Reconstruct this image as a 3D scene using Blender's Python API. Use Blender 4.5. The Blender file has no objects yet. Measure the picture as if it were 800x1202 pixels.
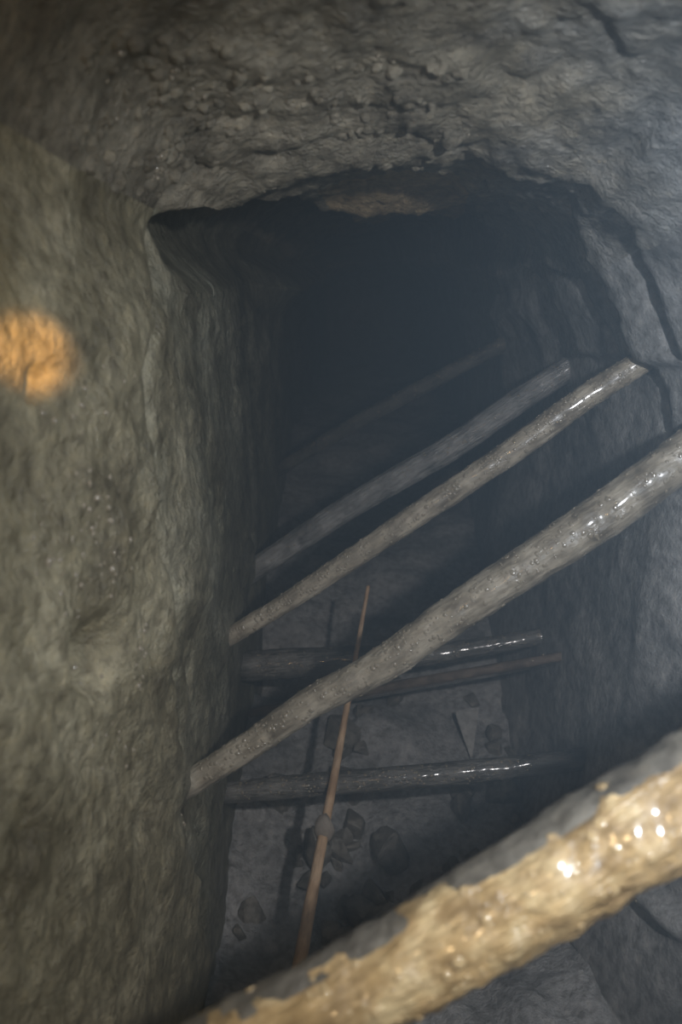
import bpy, bmesh, math, random
import numpy as np
from mathutils import Vector, Matrix

# ------------------------------------------------------------------ camera, light, exposure
SC = bpy.context.scene
COL = SC.collection
EYE = np.array([0.0, 0.0, 2.15])        # the pit floor is near z = 0
FPX = 1000.0                             # focal length in pixels of the 800 x 1202 frame
PITCH = math.atan2(273.0, FPX)
YAW = math.atan2(27.0 * math.cos(PITCH), FPX)

cam = bpy.data.cameras.new('camera')
cam.sensor_fit = 'VERTICAL'
cam.sensor_height = 36.0
cam.sensor_width = 24.0
cam.lens = FPX * 36.0 / 1202.0
cam.clip_start = 0.02
cam.dof.use_dof = True
cam.dof.focus_distance = 2.1
cam.dof.aperture_fstop = 2.6
cam_o = bpy.data.objects.new('camera', cam)
cam_o.location = EYE
cam_o.rotation_euler = (math.pi / 2 - PITCH, 0, YAW)
COL.objects.link(cam_o)
SC.camera = cam_o

world = bpy.data.worlds.new('mine_air')
SC.world = world
world.use_nodes = True
wn = world.node_tree
for n in list(wn.nodes):
    wn.nodes.remove(n)
wo = wn.nodes.new('ShaderNodeOutputWorld')
bg = wn.nodes.new('ShaderNodeBackground')
bg.inputs['Color'].default_value = (0, 0, 0, 1)
bg.inputs['Strength'].default_value = 0.0
wn.links.new(bg.outputs[0], wo.inputs['Surface'])
vs = wn.nodes.new('ShaderNodeVolumeScatter')          # the mist that fills the working
vs.inputs['Color'].default_value = (0.62, 0.82, 1.0, 1)
vs.inputs['Density'].default_value = 0.225
vs.inputs['Anisotropy'].default_value = 0.42
wn.links.new(vs.outputs[0], wo.inputs['Volume'])


RM = np.array(cam_o.rotation_euler.to_matrix())


def ray(px, py):
    """world direction of a point of the photograph"""
    return RM @ np.array([(px - 400.0) / FPX, -(py - 601.0) / FPX, -1.0])


def lamp(name, kind, loc, target, energy, color, **kw):
    l = bpy.data.lights.new(name, kind)
    l.energy = energy
    l.color = color
    for k, v in kw.items():
        setattr(l, k, v)
    o = bpy.data.objects.new(name, l)
    o.location = loc
    d = Vector(target) - Vector(loc)
    o.rotation_euler = d.to_track_quat('-Z', 'Y').to_euler()
    COL.objects.link(o)
    return o


# the photographer's flashgun, held out to the lower right
lamp('flashgun', 'SPOT', (0.50, 0.06, EYE[2] + 0.20), (0.22, 2.0, EYE[2] - 0.80), 120.0, (0.69, 0.83, 1.0),
     spot_size=math.radians(92), spot_blend=0.8, shadow_soft_size=0.03)
# the warm helmet lamp: a small hot beam on the left wall
lamp('helmet_lamp', 'SPOT', (-0.06, -0.03, EYE[2] + 0.13), tuple(EYE + 1.1 * (ray(40, 418))), 190.0, (1.0, 0.55, 0.12),
     spot_size=math.radians(5.8), spot_blend=1.0, shadow_soft_size=0.01)
lamp('warm_fill', 'POINT', (-0.22, -0.25, EYE[2] + 0.10), (0, 1, 0), 6.0, (1.0, 0.74, 0.40), shadow_soft_size=0.02)  # unseen warm fill lamp, added off to the left to warm the near surfaces

SC.view_settings.view_transform = 'Standard'
SC.view_settings.look = 'None'
SC.view_settings.gamma = 1.0
SC.view_settings.use_curve_mapping = False
SC.view_settings.exposure = 0.0
SC.cycles.volume_bounces = 0
SC.cycles.max_bounces = 6
SC.cycles.use_denoising = True

# ------------------------------------------------------------------ helpers
def hash3(ix, iy, iz, seed):
    h = (ix * 374761393 + iy * 668265263 + iz * 2147483647 * 3 + seed * 974711) & 0xFFFFFFFF
    h = ((h ^ (h >> 13)) * 1274126177) & 0xFFFFFFFF
    h = ((h ^ (h >> 16)) * 2246822519) & 0xFFFFFFFF
    return ((h ^ (h >> 15)) & 0xFFFFFF) / float(0xFFFFFF)


def vnoise(P, seed=0):
    """value noise, -1..1, on an (n,3) array"""
    i = np.floor(P).astype(np.int64)
    f = P - i
    u = f * f * f * (f * (f * 6 - 15) + 10)
    out = 0
    for dx in (0, 1):
        wx = u[:, 0] if dx else 1 - u[:, 0]
        for dy in (0, 1):
            wy = u[:, 1] if dy else 1 - u[:, 1]
            for dz in (0, 1):
                wz = u[:, 2] if dz else 1 - u[:, 2]
                out = out + wx * wy * wz * hash3(i[:, 0] + dx, i[:, 1] + dy, i[:, 2] + dz, seed)
    return out * 2 - 1


def fbm(P, octaves=4, seed=0, gain=0.5, ridged=False):
    a, s, o = 1.0, 0.0, 0.0
    Q = P.copy()
    for k in range(octaves):
        n = vnoise(Q, seed + 17 * k)
        if ridged:
            n = 1 - 2 * np.abs(n)
        o = o + a * n
        s += a
        a *= gain
        Q = Q * 2.03 + 11.3
    return o / s


def smooth(x):
    x = np.clip(x, 0, 1)
    return x * x * (3 - 2 * x)


def mesh_from(name, V, F, shade=True):
    V = np.asarray(V, dtype=np.float32)
    F = np.asarray(F, dtype=np.int32)
    k = F.shape[1]
    me = bpy.data.meshes.new(name)
    me.vertices.add(len(V))
    me.vertices.foreach_set('co', V.ravel())
    me.loops.add(F.size)
    me.loops.foreach_set('vertex_index', F.ravel())
    me.polygons.add(len(F))
    me.polygons.foreach_set('loop_start', np.arange(0, F.size, k, dtype=np.int32))
    me.polygons.foreach_set('loop_total', np.full(len(F), k, dtype=np.int32))
    if shade:
        me.polygons.foreach_set('use_smooth', np.ones(len(F), dtype=bool))
    me.update(calc_edges=True)
    me.validate()
    return me


def obj(name, me, mat, parent=None, loc=(0, 0, 0)):
    o = bpy.data.objects.new(name, me)
    if mat is not None and len(me.materials) == 0:
        me.materials.append(mat)
    o.location = loc
    o.parent = parent
    COL.objects.link(o)
    return o


def thing(name, label, cat, loc=(0, 0, 0), group=None):
    o = bpy.data.objects.new(name, None)
    o.empty_display_size = 0.05
    o.location = loc
    COL.objects.link(o)
    return tag(o, label, cat, group)


def tag(o, label, cat, group=None, kind=None):
    o['label'] = label
    if cat:
        o['category'] = cat
    if group:
        o['group'] = group
    if kind:
        o['kind'] = kind
    return o


# ------------------------------------------------------------------ materials
def nodes(name):
    m = bpy.data.materials.new(name)
    m.use_nodes = True
    t = m.node_tree
    b = t.nodes['Principled BSDF']
    return m, t, b


def noise(t, vec, scale, detail=4.0, rough=0.55, dist=0.0):
    n = t.nodes.new('ShaderNodeTexNoise')
    n.inputs['Scale'].default_value = scale
    n.inputs['Detail'].default_value = detail
    n.inputs['Roughness'].default_value = rough
    n.inputs['Distortion'].default_value = dist
    t.links.new(vec, n.inputs['Vector'])
    return n


def ramp(t, fac, stops):
    r = t.nodes.new('ShaderNodeValToRGB')
    e = r.color_ramp.elements
    while len(e) < len(stops):
        e.new(0.5)
    for el, (p, c) in zip(e, stops):
        el.position = p
        el.color = (*c, 1) if len(c) == 3 else c
    t.links.new(fac, r.inputs['Fac'])
    return r


def rock_material(name, dark, mid, pale, stretch=(1, 1, 1), rough=(0.28, 0.6), bump=0.012, coat=0.35, beyond=None):
    m, t, b = nodes(name)
    tc = t.nodes.new('ShaderNodeNewGeometry')
    mp = t.nodes.new('ShaderNodeMapping')
    mp.inputs['Scale'].default_value = stretch
    t.links.new(tc.outputs['Position'], mp.inputs['Vector'])
    v = mp.outputs['Vector']
    n1 = noise(t, v, 5.0, 6, 0.62, 0.4)
    c1 = ramp(t, n1.outputs['Fac'], [(0.30, dark), (0.52, mid), (0.72, pale)])
    n2 = noise(t, v, 42.0, 4, 0.6)
    c2 = ramp(t, n2.outputs['Fac'], [(0.33, (0.45, 0.43, 0.40)), (0.55, (1, 1, 1)), (0.75, (1.35, 1.3, 1.2))])
    mx = t.nodes.new('ShaderNodeMixRGB')
    mx.blend_type = 'MULTIPLY'
    mx.inputs['Fac'].default_value = 0.8
    t.links.new(c1.outputs['Color'], mx.inputs['Color1'])
    t.links.new(c2.outputs['Color'], mx.inputs['Color2'])
    col = mx.outputs['Color']
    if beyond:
        # colour is multiplied by a tint farther along the chosen axis, with a ragged border
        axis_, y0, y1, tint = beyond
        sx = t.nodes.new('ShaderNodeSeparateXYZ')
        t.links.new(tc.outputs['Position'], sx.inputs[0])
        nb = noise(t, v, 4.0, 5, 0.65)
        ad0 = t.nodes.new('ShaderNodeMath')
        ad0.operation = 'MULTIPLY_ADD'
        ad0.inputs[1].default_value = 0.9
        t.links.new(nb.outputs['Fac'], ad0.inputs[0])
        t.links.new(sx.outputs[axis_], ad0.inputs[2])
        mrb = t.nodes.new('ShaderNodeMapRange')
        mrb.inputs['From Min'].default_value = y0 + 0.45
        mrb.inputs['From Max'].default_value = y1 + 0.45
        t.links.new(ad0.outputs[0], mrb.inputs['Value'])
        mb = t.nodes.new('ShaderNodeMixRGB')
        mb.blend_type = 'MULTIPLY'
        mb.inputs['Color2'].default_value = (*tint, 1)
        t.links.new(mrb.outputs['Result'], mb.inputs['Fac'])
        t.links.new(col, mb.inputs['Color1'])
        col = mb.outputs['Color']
    t.links.new(col, b.inputs['Base Color'])
    n3 = noise(t, v, 11.0, 3, 0.6)
    mr = t.nodes.new('ShaderNodeMapRange')
    mr.inputs['From Min'].default_value = 0.4
    mr.inputs['From Max'].default_value = 0.6
    mr.inputs['To Min'].default_value = rough[0]
    mr.inputs['To Max'].default_value = rough[1]
    t.links.new(n3.outputs['Fac'], mr.inputs['Value'])
    t.links.new(mr.outputs['Result'], b.inputs['Roughness'])
    n4 = noise(t, v, 60.0, 5, 0.65)
    n5 = noise(t, v, 150.0, 3, 0.6)
    ad = t.nodes.new('ShaderNodeMath')
    ad.operation = 'MULTIPLY_ADD'
    ad.inputs[1].default_value = 0.35
    t.links.new(n5.outputs['Fac'], ad.inputs[0])
    t.links.new(n4.outputs['Fac'], ad.inputs[2])
    bp = t.nodes.new('ShaderNodeBump')
    bp.inputs['Strength'].default_value = 0.9
    bp.inputs['Distance'].default_value = bump
    t.links.new(ad.outputs[0], bp.inputs['Height'])
    t.links.new(bp.outputs['Normal'], b.inputs['Normal'])
    b.inputs['Coat Weight'].default_value = coat
    b.inputs['Coat Roughness'].default_value = 0.13
    t.links.new(bp.outputs['Normal'], b.inputs['Coat Normal'])
    return m


def wood_material(name, dark, mid, pale, axis, rough=(0.22, 0.55), bump=0.008, coat=0.8):
    """wet, slimy round timber; grain runs along the given axis"""
    m, t, b = nodes(name)
    tc = t.nodes.new('ShaderNodeTexCoord')
    mp = t.nodes.new('ShaderNodeMapping')
    q = Vector(axis).to_track_quat('X', 'Z').inverted().to_euler()
    mp.vector_type = 'POINT'
    mp.inputs['Rotation'].default_value = q
    t.links.new(tc.outputs['Object'], mp.inputs['Vector'])
    st = t.nodes.new('ShaderNodeMapping')
    st.inputs['Scale'].default_value = (0.22, 1, 1)
    t.links.new(mp.outputs['Vector'], st.inputs['Vector'])
    n1 = noise(t, mp.outputs['Vector'], 16.0, 5, 0.6, 0.3)
    c1 = ramp(t, n1.outputs['Fac'], [(0.30, dark), (0.5, mid), (0.70, pale)])
    n2 = noise(t, st.outputs['Vector'], 90.0, 4, 0.6)
    c2 = ramp(t, n2.outputs['Fac'], [(0.33, (0.5, 0.46, 0.42)), (0.55, (1, 1, 1)), (0.75, (1.25, 1.22, 1.15))])
    mx = t.nodes.new('ShaderNodeMixRGB')
    mx.blend_type = 'MULTIPLY'
    mx.inputs['Fac'].default_value = 0.7
    t.links.new(c1.outputs['Color'], mx.inputs['Color1'])
    t.links.new(c2.outputs['Color'], mx.inputs['Color2'])
    t.links.new(mx.outputs['Color'], b.inputs['Base Color'])
    n3 = noise(t, mp.outputs['Vector'], 22.0, 2, 0.5)
    mr = t.nodes.new('ShaderNodeMapRange')
    mr.inputs['From Min'].default_value = 0.4
    mr.inputs['From Max'].default_value = 0.6
    mr.inputs['To Min'].default_value = rough[0]
    mr.inputs['To Max'].default_value = rough[1]
    t.links.new(n3.outputs['Fac'], mr.inputs['Value'])
    t.links.new(mr.outputs['Result'], b.inputs['Roughness'])
    b.inputs['Coat Weight'].default_value = coat
    b.inputs['Coat Roughness'].default_value = 0.13
    b.inputs['Coat IOR'].default_value = 1.75
    n4 = noise(t, st.outputs['Vector'], 70.0, 4, 0.6)
    bp = t.nodes.new('ShaderNodeBump')
    bp.inputs['Strength'].default_value = 0.8
    bp.inputs['Distance'].default_value = bump
    t.links.new(n4.outputs['Fac'], bp.inputs['Height'])
    t.links.new(bp.outputs['Normal'], b.inputs['Normal'])
    return m


def water_material(name='water_film', tint=(0.30, 0.25, 0.18)):
    m, t, b = nodes(name)
    b.inputs['Base Color'].default_value = (*tint, 1)
    b.inputs['Roughness'].default_value = 0.16
    b.inputs['IOR'].default_value = 1.6
    b.inputs['Coat Weight'].default_value = 1.0
    b.inputs['Coat Roughness'].default_value = 0.12
    tc = t.nodes.new('ShaderNodeTexCoord')
    n = noise(t, tc.outputs['Object'], 180.0, 2)
    bp = t.nodes.new('ShaderNodeBump')
    bp.inputs['Strength'].default_value = 0.15
    bp.inputs['Distance'].default_value = 0.002
    t.links.new(n.outputs['Fac'], bp.inputs['Height'])
    t.links.new(bp.outputs['Normal'], b.inputs['Normal'])
    return m


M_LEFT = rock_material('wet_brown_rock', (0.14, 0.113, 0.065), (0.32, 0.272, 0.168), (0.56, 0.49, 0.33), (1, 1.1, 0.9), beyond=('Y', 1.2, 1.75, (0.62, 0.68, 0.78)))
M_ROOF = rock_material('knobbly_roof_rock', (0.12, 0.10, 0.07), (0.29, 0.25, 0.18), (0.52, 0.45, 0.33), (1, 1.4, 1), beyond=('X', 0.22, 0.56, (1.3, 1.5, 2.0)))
M_RIGHT = rock_material('grey_bedded_rock', (0.22, 0.219, 0.214), (0.385, 0.384, 0.378), (0.55, 0.547, 0.535), (1, 1, 0.8), (0.45, 0.7), 0.006, 0.08)
M_FLOOR = rock_material('pit_rubble_rock', (0.21, 0.213, 0.216), (0.42, 0.425, 0.43), (0.60, 0.605, 0.61))
M_LIP = rock_material('ochre_rock', (0.26, 0.19, 0.10), (0.52, 0.39, 0.22), (0.68, 0.54, 0.34), (1, 1.4, 1))
M_HOLLOW = rock_material('dark_wet_rock', (0.07, 0.058, 0.04), (0.14, 0.118, 0.082), (0.25, 0.215, 0.15), (1, 1, 1), (0.2, 0.45), 0.014, 0.8)
M_WATER = water_material()
M_WATER_WARM = water_material('water_film_on_tan_wood', (0.52, 0.36, 0.18))

# ------------------------------------------------------------------ the rock shell
# cross-section of the working (x, z relative to the eye), from floor left, up, over the roof, down to floor right and back
CS = np.array([(-0.38, -1.76), (-0.37, -1.4), (-0.36, -1.0), (-0.36, -0.5), (-0.37, -0.2), (-0.365, -0.02), (-0.32, 0.09),
               (-0.22, 0.165), (-0.08, 0.205), (0.10, 0.225), (0.28, 0.22), (0.44, 0.17), (0.57, 0.08), (0.66, -0.05),
               (0.71, -0.22), (0.73, -0.5), (0.72, -0.9), (0.68, -1.35), (0.60, -1.75), (0.4, -1.80), (0.1, -1.83), (-0.2, -1.81),
               (-0.38, -1.76)])


def refine(C, n=14):
    out = []
    N = len(C) - 1
    for i in range(N):
        p0, p1, p2, p3 = C[(i - 1) % N], C[i], C[i + 1], C[(i + 2) % N]
        if i in (18, 21):
            p0, p3 = p1, p2
        if i == 17:
            p3 = p2
        if i == 0:
            p0 = p1
        for k in range(n):
            t = k / n
            out.append(0.5 * (2 * p1 + (p2 - p0) * t + (2 * p0 - 5 * p1 + 4 * p2 - p3) * t * t + (3 * p1 - p0 - 3 * p2 + p3) * t ** 3))
    out.append(C[-1])
    return np.array(out)


CF = refine(CS)
_t = np.gradient(CF, axis=0)
_k = np.ones(9) / 9
NF = np.stack([np.convolve(np.pad(_t[:, 1], 4, mode='edge'), _k, 'valid'), -np.convolve(np.pad(_t[:, 0], 4, mode='edge'), _k, 'valid')], 1)
NF /= np.linalg.norm(NF, axis=1)[:, None] + 1e-12
SEG = np.linalg.norm(np.diff(CF, axis=0), axis=1)
SS = np.concatenate([[0], np.cumsum(SEG)])           # arc length of the section
IDX = lambda k: SS[k * 14]
S_LEFT, S_ROOF, S_RIGHT, S_END = IDX(6), IDX(12), IDX(18), SS[-1]


def cs_at(s):
    return np.stack([np.interp(s, SS, CF[:, 0]), np.interp(s, SS, CF[:, 1])], axis=-1)


def taper(s, y):
    """inward offset of the smooth section: the right wall closes in with distance, the floor rises"""
    wr = smooth((s - (S_ROOF - 0.22)) / 0.34) * (1 - smooth((s - S_RIGHT + 0.02) / 0.06))
    k = np.interp(y, [0.6, 1.2, 1.9, 2.4, 3.0, 3.8, 5.0], [-0.55, -0.30, 0.05, 0.13, 0.22, 0.24, 0.16])
    wl = 1 - smooth((s - (S_LEFT - 0.25)) / 0.3)
    wl = wl * smooth((s - 0.02) / 0.3)
    wc = smooth((s - (S_LEFT - 0.2)) / 0.3) * (1 - smooth((s - (S_ROOF - 0.22)) / 0.34))
    kl = np.interp(y, [0.4, 0.8, 1.2, 1.5], [-0.22, -0.14, -0.05, 0.0])
    kc = np.interp(y, [0.4, 1.0, 1.4, 1.66, 2.2], [-0.40, -0.25, -0.12, 0.0, 0.0])
    return wr * k + wl * kl + wc * kc


def rise(y):
    """height of the rubble heap on the floor"""
    return np.interp(y, [1.5, 2.05, 3.3, 4.5, 8.0], [0.0, 0.06, 0.74, 1.02, 1.12])


def cast(px, py):
    """where a point of the photograph meets the smooth, tapered section: (s, y)"""
    d = ray(px, py)
    y = 2.0
    for _ in range(30):
        CT = CF + NF * taper(SS, y)[:, None]
        fl = SS > S_RIGHT + 1e-6
        CT[fl, 1] += rise(y)
        CT[fl, 0] += (CF[fl, 0] - 0.12) * 0.45 * rise(y)
        s, yn = cast0(d, CT)
        y += 0.5 * (yn - y)
    return s, y


def cast0(d, CT):
    A, B = CT[:-1], CT[1:]
    e = B - A
    den = d[0] * e[:, 1] - d[2] * e[:, 0]
    den = np.where(np.abs(den) < 1e-12, 1e-12, den)
    t = (A[:, 0] * e[:, 1] - A[:, 1] * e[:, 0]) / den
    u = (A[:, 0] * d[2] - A[:, 1] * d[0]) / den
    ok = (t > 0) & (u >= -1e-6) & (u <= 1 + 1e-6)
    k = np.where(ok)[0]
    k = k[np.argmin(t[k])]
    return SS[k] + u[k] * SEG[k], t[k] * d[1]


def edge_of(points):
    P = np.array(sorted(cast(*p) for p in points))
    return P[:, 0], P[:, 1]


# sample rows (y) and columns (s), finer where they are close to the eye
ys = [-0.9]
while ys[-1] < 8.5:
    ys.append(ys[-1] + (0.06 if ys[-1] < 0.2 else 0.0075 * max(ys[-1], 0.75)))
YS = np.array(ys)
ss = [0.0]
while ss[-1] < S_END:
    c = cs_at(ss[-1])
    r = max(0.5, np.hypot(*c)) if ss[-1] < S_RIGHT else 3.0
    ss.append(ss[-1] + 0.0085 * r)
ss[-1] = S_END
# the borders between wall, roof and floor fall on a column
SSM = np.array(ss)
for b in (S_LEFT, S_ROOF, S_RIGHT):
    SSM[np.argmin(np.abs(SSM - b))] = b
NS, NY = len(SSM), len(YS)
base = cs_at(SSM)
tan = np.gradient(cs_at(np.linspace(0, S_END, 4000)), axis=0)
g = np.linspace(0, S_END, 4000)
# smoothed inward normals
nx, nz = tan[:, 1], -tan[:, 0]
ker = np.ones(121) / 121
nx = np.convolve(np.pad(nx, 60, mode='edge'), ker, 'valid')
nz = np.convolve(np.pad(nz, 60, mode='edge'), ker, 'valid')
ln = np.hypot(nx, nz)
NX = np.interp(SSM, g, nx / ln)
NZ = np.interp(SSM, g, nz / ln)
S2, Y2 = np.meshgrid(SSM, YS)                         # rows y, columns s
X0 = np.broadcast_to(base[:, 0], S2.shape)
Z0 = np.broadcast_to(base[:, 1], S2.shape)
P0 = np.stack([X0.ravel(), Y2.ravel(), Z0.ravel()], axis=1)
D = np.zeros(S2.size)

sf, yf = S2.ravel(), Y2.ravel()
D += taper(sf, yf)
w_left = 1 - smooth((sf - (S_LEFT - 0.15)) / 0.3)
w_floor = smooth((sf - S_RIGHT + 0.1) / 0.2)
w_right = smooth((sf - (S_ROOF - 0.25)) / 0.3) * (1 - w_floor)
w_roof = (1 - w_left) * (1 - w_right) * (1 - w_floor)

# broad undulation, then coarser and finer lumps
warp = fbm(P0 * 2.1, 2, 5)[:, None] * 0.25
D += 0.030 * fbm(P0 * np.array([2.2, 2.2, 0.9]) + warp, 3, 1)
D += w_left * (0.016 * fbm(P0 * np.array([7, 8, 3.6]) + warp, 3, 2, 0.55) + 0.011 * fbm(P0 * np.array([20, 20, 16]), 3, 3))
D += w_roof * (0.022 * fbm(P0 * 8 + warp, 3, 7) + 0.014 * fbm(P0 * 26, 3, 8, 0.6))
D += w_right * (0.010 * fbm(P0 * np.array([5, 5, 3]) + warp, 3, 9) + 0.0045 * fbm(P0 * 22, 3, 10))
D += w_floor * (0.08 * fbm(P0 * 3.0, 4, 12) + 0.03 * fbm(P0 * 12, 3, 13))


def lo_hi(e, pad):
    return smooth((sf - e[0][0] + pad) / pad) * smooth((e[0][-1] + pad - sf) / pad)


def rib(points, amp, width, groove=0.0, gw=0.012, pad=0.08, wob=0.02):
    """a joint that crosses the working: rock nearer than it stands proud by amp; a groove runs along it"""
    e = edge_of(points)
    ye = np.interp(sf, *e) + wob * fbm(np.stack([sf * 6, sf * 0, sf * 0 + amp * 99], axis=1), 3, 31)
    f = lo_hi(e, pad)
    sc = np.maximum(ye, 0.8)
    D[:] += f * amp * (1 - smooth((yf - ye) / (width * sc) + 0.5)) * smooth((yf - ye + 0.75 * sc) / (0.7 * sc))
    if groove:
        D[:] -= f * groove * np.exp(-((yf - ye) / (gw * sc)) ** 2)


# left wall: the near bulge, then two ribs farther in
E_BULGE = [(178, 250), (150, 340), (136, 430), (140, 520), (150, 620), (175, 700), (190, 790), (200, 905), (222, 1000), (238, 1120)]
rib(E_BULGE, 0.026, 0.03, 0.034, 0.016, 0.15)
rib([(232, 330), (228, 420), (236, 520), (246, 640)], 0.018, 0.03, 0.020, 0.012, 0.1)
E_RIB2 = [(268, 330), (262, 430), (276, 540), (289, 640), (296, 700)]
rib(E_RIB2, 0.024, 0.03, 0.030, 0.013, 0.1)
rib([(322, 360), (318, 460), (330, 560)], 0.02, 0.05, 0.01, 0.015, 0.1)
# right wall: the bedded slabs
C1 = [(557, 194), (590, 213), (614, 245), (632, 283), (656, 297), (691, 318), (709, 356), (730, 391), (736, 412)]
C2 = [(540, 222), (558, 230), (576, 251), (604, 276), (628, 300), (650, 332), (663, 363), (683, 405)]
C3 = [(685, 235), (691, 251), (702, 283), (719, 311), (726, 332), (742, 353), (747, 377), (765, 419), (779, 458), (784, 495)]
C4 = [(755, 235), (761, 255), (768, 290), (786, 328), (796, 360), (812, 400)]
C5 = [(700, -6), (712, 12), (722, 35), (737, 58)]
rib(C1, 0.015, 0.012, 0.040, 0.008, 0.04, 0.0)
rib(C2, 0.022, 0.012, 0.040, 0.008, 0.04, 0.0)
rib(C3, 0.022, 0.012, 0.045, 0.009, 0.05, 0.0)
rib(C4, 0.020, 0.012, 0.045, 0.010, 0.05, 0.0)
rib(C5, 0.004, 0.02, 0.012, 0.010, 0.04, 0.0)
# roof: the lip of the arch, the bedding above it, and the far lower arch
ARCH = [(172, 262), (200, 243), (240, 240), (300, 234), (345, 231), (390, 243), (430, 258), (470, 250), (510, 250), (545, 248)]
e = edge_of(ARCH)
ya = np.interp(sf, *e) + 0.07 * fbm(np.stack([sf * 9, sf * 0, sf * 0 + 3.3], axis=1), 4, 91, 0.6)
D -= lo_hi(e, 0.10) * 0.13 * smooth((yf - ya) / 0.15) * (1 - smooth((yf - 3.2) / 0.8))
rib([(200, 205), (260, 190), (330, 176), (400, 168), (470, 160), (540, 170)], 0.012, 0.03, 0.012, 0.012, 0.08)
rib([(260, 128), (330, 120), (400, 112), (470, 105), (540, 118)], 0.010, 0.03, 0.010, 0.015, 0.08)
e2 = edge_of([(330, 318), (380, 306), (440, 288), (500, 277), (545, 288), (580, 308), (586, 335), (595, 360), (607, 385), (625, 430)])
y2 = np.interp(sf, *e2)
f2 = smooth((sf - e2[0][0] + 0.2) / 0.2) * smooth((e2[0][-1] + 0.5 - sf) / 0.5)
D += f2 * (0.13 - 0.12 * w_right) * smooth((yf - y2 + 0.9) / 0.5)


def dent(px, py, rs, ry, depth):
    s0, y0 = cast(px, py)
    D[:] -= depth * np.exp(-(((sf - s0) / rs) ** 2 + ((yf - y0) / ry) ** 2) ** 1.5)


dent(85, 768, 0.050, 0.045, 0.075)
dent(475, 226, 0.22, 0.10, -0.045)
dent(14, 452, 0.022, 0.020, 0.035)
dent(314, 776, 0.075, 0.10, 0.16)
dent(150, 960, 0.05, 0.04, 0.025)
dent(785, 1064, 0.03, 0.16, -0.05)

V = P0.copy()
V[:, 0] += D * np.tile(NX, NY)
V[:, 2] += D * np.tile(NZ, NY)
V[:, 2] += EYE[2]
fl = sf > S_RIGHT - 1e-6
V[fl, 2] += rise(yf[fl])
V[fl, 0] += (P0[fl, 0] - 0.12) * 0.45 * rise(yf[fl])
# small shift along the working so that the lumps overhang a little
V[:, 1] += 0.012 * fbm(P0 * 14, 2, 40) * (yf > 0.3)
V[:, :] = V
GRID = V.reshape(NY, NS, 3)
jj, ii = np.meshgrid(np.arange(NS - 1), np.arange(NY - 1))
FV = np.stack([ii * NS + jj, (ii + 1) * NS + jj, (ii + 1) * NS + jj + 1, ii * NS + jj + 1], axis=-1)   # faces inwards
FS = 0.5 * (SSM[:-1] + SSM[1:])[None, :] + 0 * ii
FY = 0.5 * (YS[:-1] + YS[1:])[:, None] + 0 * jj


def poly_mask(points):
    """cells of the shell inside an outline on it"""
    P = np.array([cast(*p) for p in points])
    inside = np.zeros(FS.shape, bool)
    n = len(P)
    for k in range(n):
        s1, y1 = P[k]
        s2, y2_ = P[(k + 1) % n]
        c = (s1 > FS) != (s2 > FS)
        with np.errstate(divide='ignore', invalid='ignore'):
            inside ^= c & (FY < (y2_ - y1) * (FS - s1) / (s2 - s1) + y1)
    return inside


def cut(mask, name, mat, parent=None):
    F = FV[mask]
    idx, inv = np.unique(F.ravel(), return_inverse=True)
    return obj(name, mesh_from(name, V[idx], inv.reshape(-1, 4)), mat, parent)


m_left = FS < S_LEFT
m_roof = (FS >= S_LEFT) & (FS < S_ROOF)
m_right = (FS >= S_ROOF) & (FS < S_RIGHT)
m_floor = FS >= S_RIGHT
slabs = [
    (C1[:5] + C2[4:2:-1] + [(576, 251), (558, 230)], 'wall'),
    (C1[4:] + C2[:3:-1], 'wall'),
    (C3[:8] + [(736, 412), (730, 391), (709, 356), (691, 318), (656, 297), (640, 285)], 'wall'),
    (C4 + [(812, 470), (784, 495)] + C3[-2::-1], 'wall'),
    ([(390, 243), (430, 258), (470, 250), (510, 250), (545, 248), (552, 210), (520, 196), (460, 200), (400, 210), (370, 222)], 'roof'),
    ([(200, 205), (260, 190), (330, 176), (400, 168), (470, 160), (540, 170), (552, 205), (520, 194), (460, 198), (400, 208), (340, 228), (240, 238)], 'roof'),
    ([(200, 205), (260, 190), (330, 176), (400, 168), (470, 160), (540, 170), (540, 118), (470, 105), (400, 112), (330, 120), (260, 128)], 'roof'),
    (E_BULGE + [(150, 1190), (0, 1240), (-60, 1200), (-60, 900), (-60, 500), (-60, 215), (60, 215), (120, 240)], 'left'),
]
taken = np.zeros(FS.shape, bool)
pieces = []
for pts, where in slabs:
    mk = poly_mask(pts) & ~taken
    taken |= mk
    pieces.append((mk, 'lip' if pts[0] == (390, 243) else where))

wall_left = cut(m_left & ~taken, 'wall_left', M_LEFT)
ceiling = cut(m_roof & ~taken, 'ceiling', M_ROOF)
wall_right = cut(m_right & ~taken, 'wall_right', M_RIGHT)
floor = cut(m_floor & ~taken, 'floor', M_FLOOR)
for o, l in ((wall_left, 'rough wet grey and brown rock wall along the left side'), (ceiling, 'low knobbly rock roof above the timbers'),
             (wall_right, 'grey bedded rock wall with dark cracks on the right'), (floor, 'rubble floor of the pit under the timbers')):
    o['kind'] = 'structure'
    o['label'] = l
for mk, where in pieces:
    for m, o, mat in ((m_left, wall_left, M_LEFT), (m_roof, ceiling, M_ROOF), (m_right, wall_right, M_RIGHT)):
        k = mk & m
        if k.sum() > 60:
            cut(k, {'left': 'rock_bulge', 'hollow': 'rock_hollow'}.get(where, 'rock_slab'), {'lip': M_LIP, 'hollow': M_HOLLOW}.get(where, mat), o)

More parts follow.
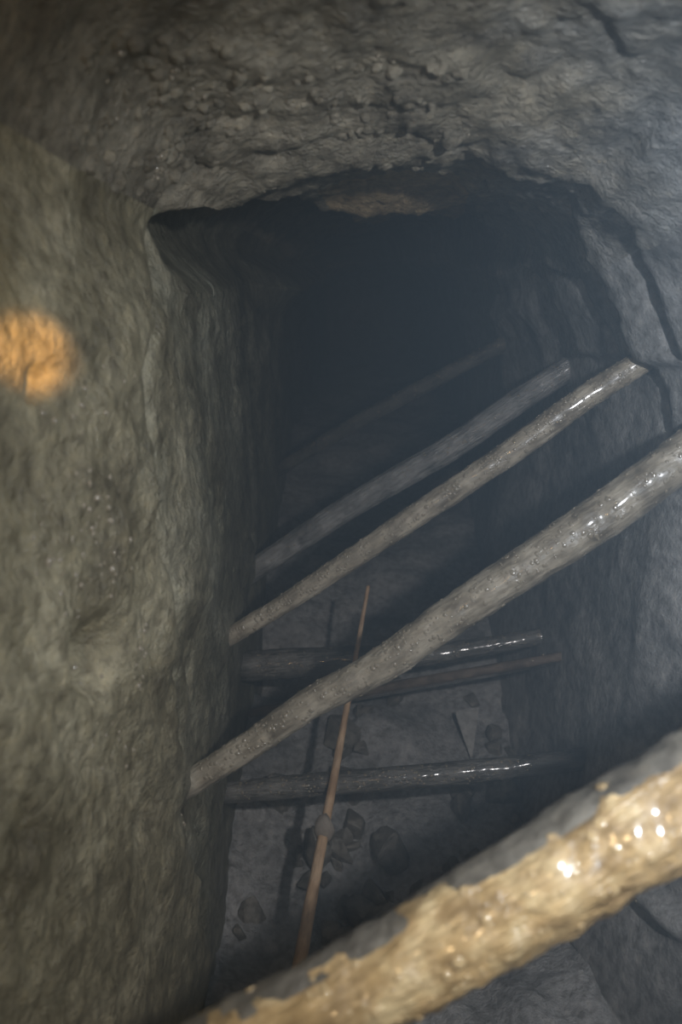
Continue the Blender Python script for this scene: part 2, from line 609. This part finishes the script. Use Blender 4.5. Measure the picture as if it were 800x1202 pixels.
# the far end, closing the working
ring = GRID[-1]
cen = ring.mean(axis=0) + np.array([0, 0.35, 0])
rows = [ring]
for k in range(1, 13):
    f = k / 12.0
    r = ring * (1 - f) + cen * f
    r = r.copy()
    r[:, 1] += 0.12 * fbm(r * 3.0, 3, 55) * min(1, f * 4)
    rows.append(r)
VB = np.concatenate(rows)
j2, i2 = np.meshgrid(np.arange(NS - 1), np.arange(12))
FB = np.stack([i2 * NS + j2, (i2 + 1) * NS + j2, (i2 + 1) * NS + j2 + 1, i2 * NS + j2 + 1], axis=-1).reshape(-1, 4)
wall_back = obj('wall_back', mesh_from('wall_back', VB, FB), M_FLOOR)
wall_back['kind'] = 'structure'
wall_back['label'] = 'far rock face lost in the dark'

# ------------------------------------------------------------------ knobs of rock on the roof and the left wall
rng = np.random.default_rng(7)


def lump_mesh(name, seed, sub=2, rough=0.35, flat=1.0):
    bm = bmesh.new()
    bmesh.ops.create_icosphere(bm, subdivisions=sub, radius=1.0)
    P = np.array([v.co[:] for v in bm.verts])
    n = 1 + rough * fbm(P * 1.4 + seed * 7.7, 3, seed)
    for v, k in zip(bm.verts, n):
        v.co = v.co * k
        v.co.z *= flat
    for f in bm.faces:
        f.smooth = True
    me = bpy.data.meshes.new(name)
    bm.to_mesh(me)
    bm.free()
    return me


def shell_point(s, y):
    """point and inward normal of the finished shell"""
    j = int(np.clip(np.searchsorted(SSM, s), 1, NS - 2))
    i = int(np.clip(np.searchsorted(YS, y), 1, NY - 2))
    p = GRID[i, j]
    a = GRID[i, j + 1] - GRID[i, j - 1]
    b = GRID[i + 1, j] - GRID[i - 1, j]
    n = np.cross(a, b)
    n /= np.linalg.norm(n) + 1e-9
    if n[0] * NX[j] + n[2] * NZ[j] < 0:
        n = -n
    return p, n


knob_roof = [lump_mesh('rock_knob', k, 2, 0.45) for k in range(6)]
for me in knob_roof:
    me.materials.append(M_ROOF)


def scatter(cx, cy, rx, ry, n, r0, r1, parent):
    for _ in range(n):
        a, q = rng.random() * 2 * math.pi, math.sqrt(rng.random())
        px, py = cx + rx * q * math.cos(a), cy + ry * q * math.sin(a)
        s, y = cast(px, py)
        p, nn = shell_point(s, y)
        r = (r0 + (r1 - r0) * rng.random() ** 2) * y
        o = bpy.data.objects.new('rock_knob', knob_roof[int(rng.integers(6))])
        o.location = p - nn * r * 0.45
        o.rotation_euler = rng.random(3) * 6.28
        o.scale = r * np.array([1.0, 0.7 + 0.5 * rng.random(), 0.6 + 0.4 * rng.random()])
        o.parent = parent
        COL.objects.link(o)


scatter(160, 110, 110, 110, 75, 0.006, 0.014, ceiling)
scatter(300, 80, 130, 60, 50, 0.006, 0.013, ceiling)
scatter(185, 180, 45, 40, 30, 0.006, 0.013, ceiling)
scatter(470, 110, 110, 80, 40, 0.006, 0.012, ceiling)

# ------------------------------------------------------------------ timbers


def chain(points, xl, xr, yl=None, yr=None):
    """centre line of a timber seen through the given points of the photograph, running from x = xl to x = xr"""
    d0, d1 = ray(*points[0]), ray(*points[-1])
    A = d0 * (xl / d0[0]) if yl is None else d0 * (yl / d0[1])
    B = d1 * (xr / d1[0]) if yr is None else d1 * (yr / d1[1])
    out = []
    for p in points:
        d = ray(*p)
        # t*dx = Ax + (Bx-Ax)u ; t*dy = Ay + (By-Ay)u
        m = np.array([[d[0], -(B[0] - A[0])], [d[1], -(B[1] - A[1])]])
        t, u = np.linalg.solve(m, [A[0], A[1]])
        out.append(d * t + EYE)
    return np.array(out)


def resample(P, n):
    P = np.asarray(P)
    k = len(P)
    if k == 2:
        return P[0] + (P[1] - P[0]) * np.linspace(0, 1, n)[:, None]
    L = np.concatenate([[0], np.cumsum(np.linalg.norm(np.diff(P, axis=0), axis=1))])
    Q = np.vstack([2 * P[0] - P[1], P, 2 * P[-1] - P[-2]])
    out = []
    for x in np.linspace(0, L[-1] * 0.99999, n):
        i = min(int(np.searchsorted(L, x, 'right')) - 1, k - 2)
        t = (x - L[i]) / (L[i + 1] - L[i])
        p0, p1, p2, p3 = Q[i], Q[i + 1], Q[i + 2], Q[i + 3]
        out.append(0.5 * (2 * p1 + (p2 - p0) * t + (2 * p0 - 5 * p1 + 4 * p2 - p3) * t * t + (3 * p1 - p0 - 3 * p2 + p3) * t ** 3))
    return np.array(out)


def log_mesh(name, C, R, seg=48, lump=0.06, lump_f=30.0, seed=0, shape=None):
    """round timber along C with radius R (array), uneven surface, closed ends; returns mesh, ring normals and points"""
    n = len(C)
    T = np.gradient(C, axis=0)
    T /= np.linalg.norm(T, axis=1)[:, None]
    up = np.array([0, 0, 1.0])
    if abs(T[n // 2] @ up) > 0.9:
        up = np.array([0, -1.0, 0])
    A = np.cross(T, up)
    A /= np.linalg.norm(A, axis=1)[:, None]
    B = np.cross(A, T)
    th = np.linspace(0, 2 * math.pi, seg, endpoint=False)
    dirs = A[:, None, :] * np.cos(th)[None, :, None] + B[:, None, :] * np.sin(th)[None, :, None]
    rr = R[:, None] * np.ones((1, seg))
    if shape is not None:
        rr = rr * shape(th)[None, :]
    P = C[:, None, :] + dirs * rr[:, :, None]
    flat = P.reshape(-1, 3)
    nz_ = lump * (fbm(flat * lump_f + seed * 3.1, 3, 60 + seed) + 0.5 * fbm(flat * lump_f * 0.3 + 5, 2, 70 + seed))
    P = C[:, None, :] + dirs * (rr * (1 + nz_.reshape(n, seg)))[:, :, None]
    VV = np.vstack([P.reshape(-1, 3), C[0] - T[0] * R[0] * 0.05, C[-1] + T[-1] * R[-1] * 0.05])
    a, b = np.meshgrid(np.arange(seg), np.arange(n - 1))
    Q = np.stack([b * seg + a, b * seg + (a + 1) % seg, (b + 1) * seg + (a + 1) % seg, (b + 1) * seg + a], axis=-1).reshape(-1, 4)
    c0, c1 = n * seg, n * seg + 1
    k = np.arange(0, seg, 2)
    caps = np.vstack([np.stack([(k + 2) % seg, (k + 1) % seg, k, np.full(len(k), c0)], -1),
                      np.stack([(n - 1) * seg + k, (n - 1) * seg + (k + 1) % seg, (n - 1) * seg + (k + 2) % seg, np.full(len(k), c1)], -1)])
    return mesh_from(name, VV, np.vstack([Q, caps])), P, dirs


def beads(name, pts, nrm, rad, parent, flat=0.35, origin=(0, 0, 0), mat=None):
    """water beads: low domes joined into one part"""
    bm = bmesh.new()
    bmesh.ops.create_icosphere(bm, subdivisions=2, radius=1.0)
    S = np.array([v.co[:] for v in bm.verts])
    bm.verts.index_update()
    Fs = np.array([[v.index for v in f.verts] for f in bm.faces])
    bm.free()
    VV, FF = [], []
    for p, n, r in zip(pts, nrm, rad):
        n = n / np.linalg.norm(n)
        a = np.cross(n, [0.3, 0.8, 0.5])
        a /= np.linalg.norm(a)
        b = np.cross(n, a)
        k = rng.random() * 6.28
        a, b = a * math.cos(k) + b * math.sin(k), b * math.cos(k) - a * math.sin(k)
        e = 0.8 + 0.6 * rng.random()
        FF.append(Fs + len(VV) * len(S))
        VV.append(p + (S[:, :1] * a * e + S[:, 1:2] * b + S[:, 2:] * n * flat) * r)
    me = mesh_from(name, np.vstack(VV) - np.asarray(origin), np.vstack(FF))
    o = obj(name, me, mat or M_WATER, parent)
    o['kind'] = 'stuff'
    o['label'] = 'wet glistening beads of water'
    return o


def timber(label, px, radii, seed, cols, xl=-0.36, xr=0.72, yl=None, yr=None, into=0.07, into_l=0.0, into_r=0.0, bead_flat=0.35, bead_mat=None, bump=0.008, coat=0.8, bead_n=260, bead_r=(0.0016, 0.004),
           lump=0.06, shape=None, name='timber_prop', group='timber props wedged across the working'):
    C = chain(px, xl, xr, yl, yr)
    L = np.concatenate([[0], np.cumsum(np.linalg.norm(np.diff(C, axis=0), axis=1))]) / np.linalg.norm(np.diff(C, axis=0), axis=1).sum()
    C = resample(C, 160)
    # let the ends go into the rock
    a, b = C[0] - C[1], C[-1] - C[-2]
    C = np.vstack([C[0] + a / np.linalg.norm(a) * (into + into_l), C, C[-1] + b / np.linalg.norm(b) * (into + 0.06 + into_r)])
    R = np.interp(np.linspace(0, 1, len(C)), np.linspace(0, 1, len(radii)), radii)
    org = C[0]
    t = thing(name, label, 'timber', org, group)
    me, P, dirs = log_mesh('log', C, R, 48, lump, 46.0 if seed == 1 else 34.0, seed, shape)
    arr = np.empty(len(me.vertices) * 3, np.float32)
    me.vertices.foreach_get('co', arr)
    me.vertices.foreach_set('co', (arr.reshape(-1, 3) - org).astype(np.float32).ravel())
    me.update()
    mat = wood_material('wet_wood_%d' % seed, *cols, axis=C[-1] - C[0], bump=bump, coat=coat)
    obj('log', me, mat, t)
    if bead_n:
        n, sg = P.shape[:2]
        i = rng.integers(6, n - 6, bead_n)
        # beads sit on the sides and top of the timber, seldom beneath
        j = (rng.normal(sg * 0.10, sg * 0.14, bead_n)).astype(int) % sg
        pts, nr = P[i, j], dirs[i, j]
        r = bead_r[0] + (bead_r[1] - bead_r[0]) * rng.random(bead_n) ** 2
        beads('water_beads', pts, nr, r, t, bead_flat, org, bead_mat)
    return t, C, R


W_WARM = ((0.20, 0.12, 0.05), (0.54, 0.35, 0.155), (0.80, 0.59, 0.31))
W_TAN = ((0.17, 0.138, 0.098), (0.37, 0.315, 0.235), (0.56, 0.49, 0.38))
W_GREY = ((0.13, 0.125, 0.118), (0.28, 0.275, 0.265), (0.42, 0.41, 0.395))


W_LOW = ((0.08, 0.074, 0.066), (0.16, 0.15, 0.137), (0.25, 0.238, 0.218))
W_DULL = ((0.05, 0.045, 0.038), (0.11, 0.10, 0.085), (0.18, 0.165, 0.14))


tN, CN, RN = timber('thick warm tan timber crossing the lower right corner nearest the viewer',
       [(-4, 1372), (230, 1258), (443, 1151), (579, 1073), (664, 1021), (800, 940), (1010, 815), (1280, 655)],
       [0.042, 0.046, 0.056, 0.060, 0.060], 1, W_WARM, xr=0.80, into_l=0.14, bead_flat=0.28, bead_mat=M_WATER_WARM, bump=0.016, bead_n=240, bead_r=(0.002, 0.007), lump=0.14)
timber('long timber with bright white glints, second from the viewer',
       [(225, 918), (294, 874), (367, 824), (445, 782), (537, 718), (625, 660), (712, 602), (797, 539), (890, 474)],
       [0.028, 0.033, 0.041, 0.046, 0.043], 2, W_TAN, xr=0.765, bead_n=600, bead_r=(0.0018, 0.0055), lump=0.08)
timber('slender timber with a string of blue glints, third from the viewer',
       [(255, 756), (342, 703), (420, 651), (450, 631), (594, 534), (682, 470), (760, 420)],
       [0.022, 0.025, 0.029, 0.031, 0.028], 3, W_TAN, xr=0.64, bead_n=600, bead_r=(0.0018, 0.005), lump=0.08)
timber('dull grey timber just behind the one with blue glints',
       [(290, 674), (402, 600), (470, 560), (530, 525), (612, 468), (661, 437), (690, 417)],
       [0.034, 0.037, 0.038, 0.037, 0.034], 4, W_GREY, xr=0.63, coat=0.15, bump=0.014, bead_n=200, bead_r=(0.0016, 0.0036), lump=0.05)
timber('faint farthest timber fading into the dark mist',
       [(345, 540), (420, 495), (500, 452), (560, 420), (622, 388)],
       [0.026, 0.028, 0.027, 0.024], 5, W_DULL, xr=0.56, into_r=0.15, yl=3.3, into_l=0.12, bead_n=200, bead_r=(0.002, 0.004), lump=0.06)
GRP = 'timbers lying low in the pit'
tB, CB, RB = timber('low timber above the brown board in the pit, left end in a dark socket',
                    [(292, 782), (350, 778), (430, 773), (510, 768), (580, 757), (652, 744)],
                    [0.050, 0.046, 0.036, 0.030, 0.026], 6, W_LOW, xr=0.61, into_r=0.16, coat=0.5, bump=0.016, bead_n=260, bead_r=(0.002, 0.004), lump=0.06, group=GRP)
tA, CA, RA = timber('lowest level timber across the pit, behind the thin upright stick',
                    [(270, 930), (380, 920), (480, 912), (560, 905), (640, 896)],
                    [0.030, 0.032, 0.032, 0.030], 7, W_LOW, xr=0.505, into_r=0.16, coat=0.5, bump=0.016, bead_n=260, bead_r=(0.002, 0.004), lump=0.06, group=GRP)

# ------------------------------------------------------------------ the thin stick leaning in the pit
dtop = ray(432, 688)
k = int(np.argmin([abs((c - EYE)[0] / (c - EYE)[1] - dtop[0] / dtop[1]) for c in CB]))
ytop = CB[k][1] - RB[k] - 0.02
dm = ray(400, 868)
db = ray(355, 1110)
top = dtop * (ytop / dtop[1]) + EYE
mid = dm * ((ytop - 0.32) / dm[1]) + EYE
bot = db * ((ytop - 0.75) / db[1]) + EYE
low = bot + (bot - mid) * 0.30
SP = np.array([low, bot, mid, top])
stick = thing('thin_stick', 'thin pale brown stick with a knot, standing upright in the pit', 'stick', low)
C = resample(SP, 90)
R = np.interp(np.linspace(0, 1, 90), [0, 0.25, 0.6, 1], [0.018, 0.0155, 0.010, 0.0055])
me, _, _ = log_mesh('shaft', C - low, R, 16, 0.08, 30, 11)
M_STICK = wood_material('dry_stick_wood', (0.42, 0.26, 0.14), (0.60, 0.40, 0.24), (0.72, 0.52, 0.34), C[-1] - C[0], (0.5, 0.7), 0.002, 0.0)
obj('shaft', me, M_STICK, stick)
dk = ray(378, 972)
kk = int(np.argmin([np.linalg.norm(np.cross(c - EYE, dk)) for c in C]))
kn = lump_mesh('knot', 21, 2, 0.3)
M_KNOT = wood_material('pale_knot_wood', (0.30, 0.25, 0.20), (0.46, 0.40, 0.34), (0.6, 0.54, 0.46), (0, 0, 1), (0.5, 0.7), 0.002, 0.0)
o = obj('knot', kn, M_KNOT, stick, C[kk] - low)
o.scale = (0.028, 0.026, 0.042)

# ------------------------------------------------------------------ dim band on the nearest timber's upper back, put in as a darker crust
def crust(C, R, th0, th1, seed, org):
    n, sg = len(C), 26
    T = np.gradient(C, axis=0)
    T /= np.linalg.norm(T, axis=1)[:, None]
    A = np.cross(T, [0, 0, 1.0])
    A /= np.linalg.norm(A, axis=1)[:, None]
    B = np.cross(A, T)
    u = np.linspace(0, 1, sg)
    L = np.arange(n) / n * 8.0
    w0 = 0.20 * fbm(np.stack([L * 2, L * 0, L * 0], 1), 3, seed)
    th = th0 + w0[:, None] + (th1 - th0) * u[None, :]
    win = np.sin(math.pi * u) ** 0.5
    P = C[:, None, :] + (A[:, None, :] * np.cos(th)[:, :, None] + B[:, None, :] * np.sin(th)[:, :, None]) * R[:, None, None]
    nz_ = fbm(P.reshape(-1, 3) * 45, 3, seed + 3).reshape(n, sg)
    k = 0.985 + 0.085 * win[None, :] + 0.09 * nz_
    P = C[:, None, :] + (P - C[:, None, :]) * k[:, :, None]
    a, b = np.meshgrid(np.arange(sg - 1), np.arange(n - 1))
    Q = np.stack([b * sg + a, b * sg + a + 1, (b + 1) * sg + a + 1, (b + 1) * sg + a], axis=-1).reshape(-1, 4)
    return mesh_from('dim_crust', P.reshape(-1, 3) - org, Q)


M_DIM_CRUST = rock_material('dim_grey_crust', (0.08, 0.065, 0.047), (0.155, 0.13, 0.098), (0.26, 0.22, 0.165), (1, 1, 1), (0.6, 0.8), 0.004, 0.0)
o = obj('dim_crust', crust(CN, RN, math.radians(74), math.radians(165), 3, CN[0]), M_DIM_CRUST, tN)
o['label'] = 'dim band put in as a dull grey crust along the upper edge'

# ------------------------------------------------------------------ brown board wedged low across the pit
def plank(th):
    return 1.0 / (np.abs(np.cos(th - 0.5)) ** 8 + np.abs(np.sin(th - 0.5) / 0.28) ** 8) ** 0.125


W_BOARD = ((0.10, 0.07, 0.05), (0.19, 0.14, 0.105), (0.28, 0.215, 0.165))
timber('flat brown board wedged across the pit under the low timber', [(300, 838), (470, 806), (560, 790), (660, 772)],
       [0.055, 0.058, 0.056, 0.052], 8, W_BOARD, xr=0.60, into_r=0.16, bead_n=60, bead_r=(0.002, 0.004), lump=0.03, shape=plank,
       name='pit_board', group=GRP)

# ------------------------------------------------------------------ stones bedded in the pit floor
M_STONE = rock_material('pit_stone', (0.13, 0.12, 0.105), (0.25, 0.235, 0.21), (0.38, 0.36, 0.32), (1, 1, 1), (0.4, 0.65), 0.006, 0.15)


def angular_mesh(name, seed):
    r_ = random.Random(seed)
    b_ = bmesh.new()
    for _ in range(13):
        v = Vector((r_.gauss(0, 1), r_.gauss(0, 1), r_.gauss(0, 1))).normalized() * (0.8 + 0.4 * r_.random())
        b_.verts.new(v)
    res = bmesh.ops.convex_hull(b_, input=list(b_.verts))
    bmesh.ops.delete(b_, geom=[v for v in b_.verts if not v.link_faces], context='VERTS')
    bmesh.ops.bevel(b_, geom=list(b_.edges), offset=0.07, segments=1, affect='EDGES')
    me_ = bpy.data.meshes.new(name)
    b_.to_mesh(me_)
    b_.free()
    return me_


stone_me = [angular_mesh('stone', 40 + k) for k in range(6)]
for me in stone_me:
    me.materials.append(M_STONE)
for _ in range(70):
    px, py = 260 + 390 * rng.random(), 800 + 330 * rng.random()
    s_, y_ = cast(px, py)
    if s_ < S_RIGHT + 0.03 or s_ > S_END - 0.03:
        continue
    p, nn = shell_point(s_, y_)
    r = 0.025 + 0.07 * rng.random() ** 2
    o = bpy.data.objects.new('stone', stone_me[int(rng.integers(6))])
    o.location = p + nn * r * 0.15
    o.rotation_euler = rng.random(3) * 6.28
    o.scale = r * np.array([1.0, 0.7 + 0.4 * rng.random(), 0.55 + 0.3 * rng.random()])
    o.parent = floor
    COL.objects.link(o)

# one pale wedge-shaped stone that stands out among them
s_, y_ = cast(552, 866)
p, nn = shell_point(s_, y_)
bm = bmesh.new()
pts = [(-0.75, 0.0, 0.8), (0.7, 0.0, 1.0), (0.15, 0.0, -1.1), (-0.6, 0.5, 0.7), (0.55, 0.5, 0.85), (0.1, 0.5, -0.9)]
for q in pts:
    bm.verts.new(q)
bmesh.ops.convex_hull(bm, input=list(bm.verts))
bmesh.ops.bevel(bm, geom=list(bm.edges), offset=0.06, segments=2, affect='EDGES')
me = bpy.data.meshes.new('pale_stone')
bm.to_mesh(me)
bm.free()
M_PALE = rock_material('pale_stone_face', (0.34, 0.34, 0.33), (0.48, 0.48, 0.47), (0.6, 0.6, 0.58), (1, 1, 1), (0.5, 0.7), 0.004, 0.0)
o = obj('pale_stone', me, M_PALE, None, p + np.array([0, 0, 0.06]))
o.scale = (0.06, 0.06, 0.085)
o.rotation_euler = (math.radians(-32), 0, 0)
tag(o, 'small pale wedge-shaped stone on the pit floor below the brown board', 'stone')

# ------------------------------------------------------------------ beads of water glinting on the rock
def wall_beads(spots, parent):
    P_, N_, R_ = [], [], []
    for cx, cy, rx, ry, n, r0, r1 in spots:
        for _ in range(n):
            a, q = rng.random() * 2 * math.pi, math.sqrt(rng.random())
            p, nn = shell_point(*cast(cx + rx * q * math.cos(a), cy + ry * q * math.sin(a)))
            P_.append(p)
            N_.append(nn)
            R_.append(r0 + (r1 - r0) * rng.random() ** 2)
    beads('water_beads', P_, N_, R_, parent, 0.8)


wall_beads([(60, 640, 55, 90, 60, 0.002, 0.006), (85, 770, 25, 35, 26, 0.002, 0.006), (130, 780, 12, 45, 20, 0.002, 0.005),
            (60, 470, 55, 50, 18, 0.002, 0.005), (105, 880, 30, 30, 12, 0.002, 0.004), (205, 960, 8, 40, 14, 0.002, 0.005)], wall_left)
wall_beads([(170, 180, 20, 25, 20, 0.002, 0.006), (160, 80, 60, 60, 24, 0.002, 0.005), (400, 120, 160, 90, 24, 0.0015, 0.003),
            (315, 212, 20, 10, 4, 0.0015, 0.003)], ceiling)
wall_beads([(772, 1056, 30, 7, 16, 0.002, 0.005), (700, 160, 60, 60, 8, 0.0015, 0.003)], wall_right)
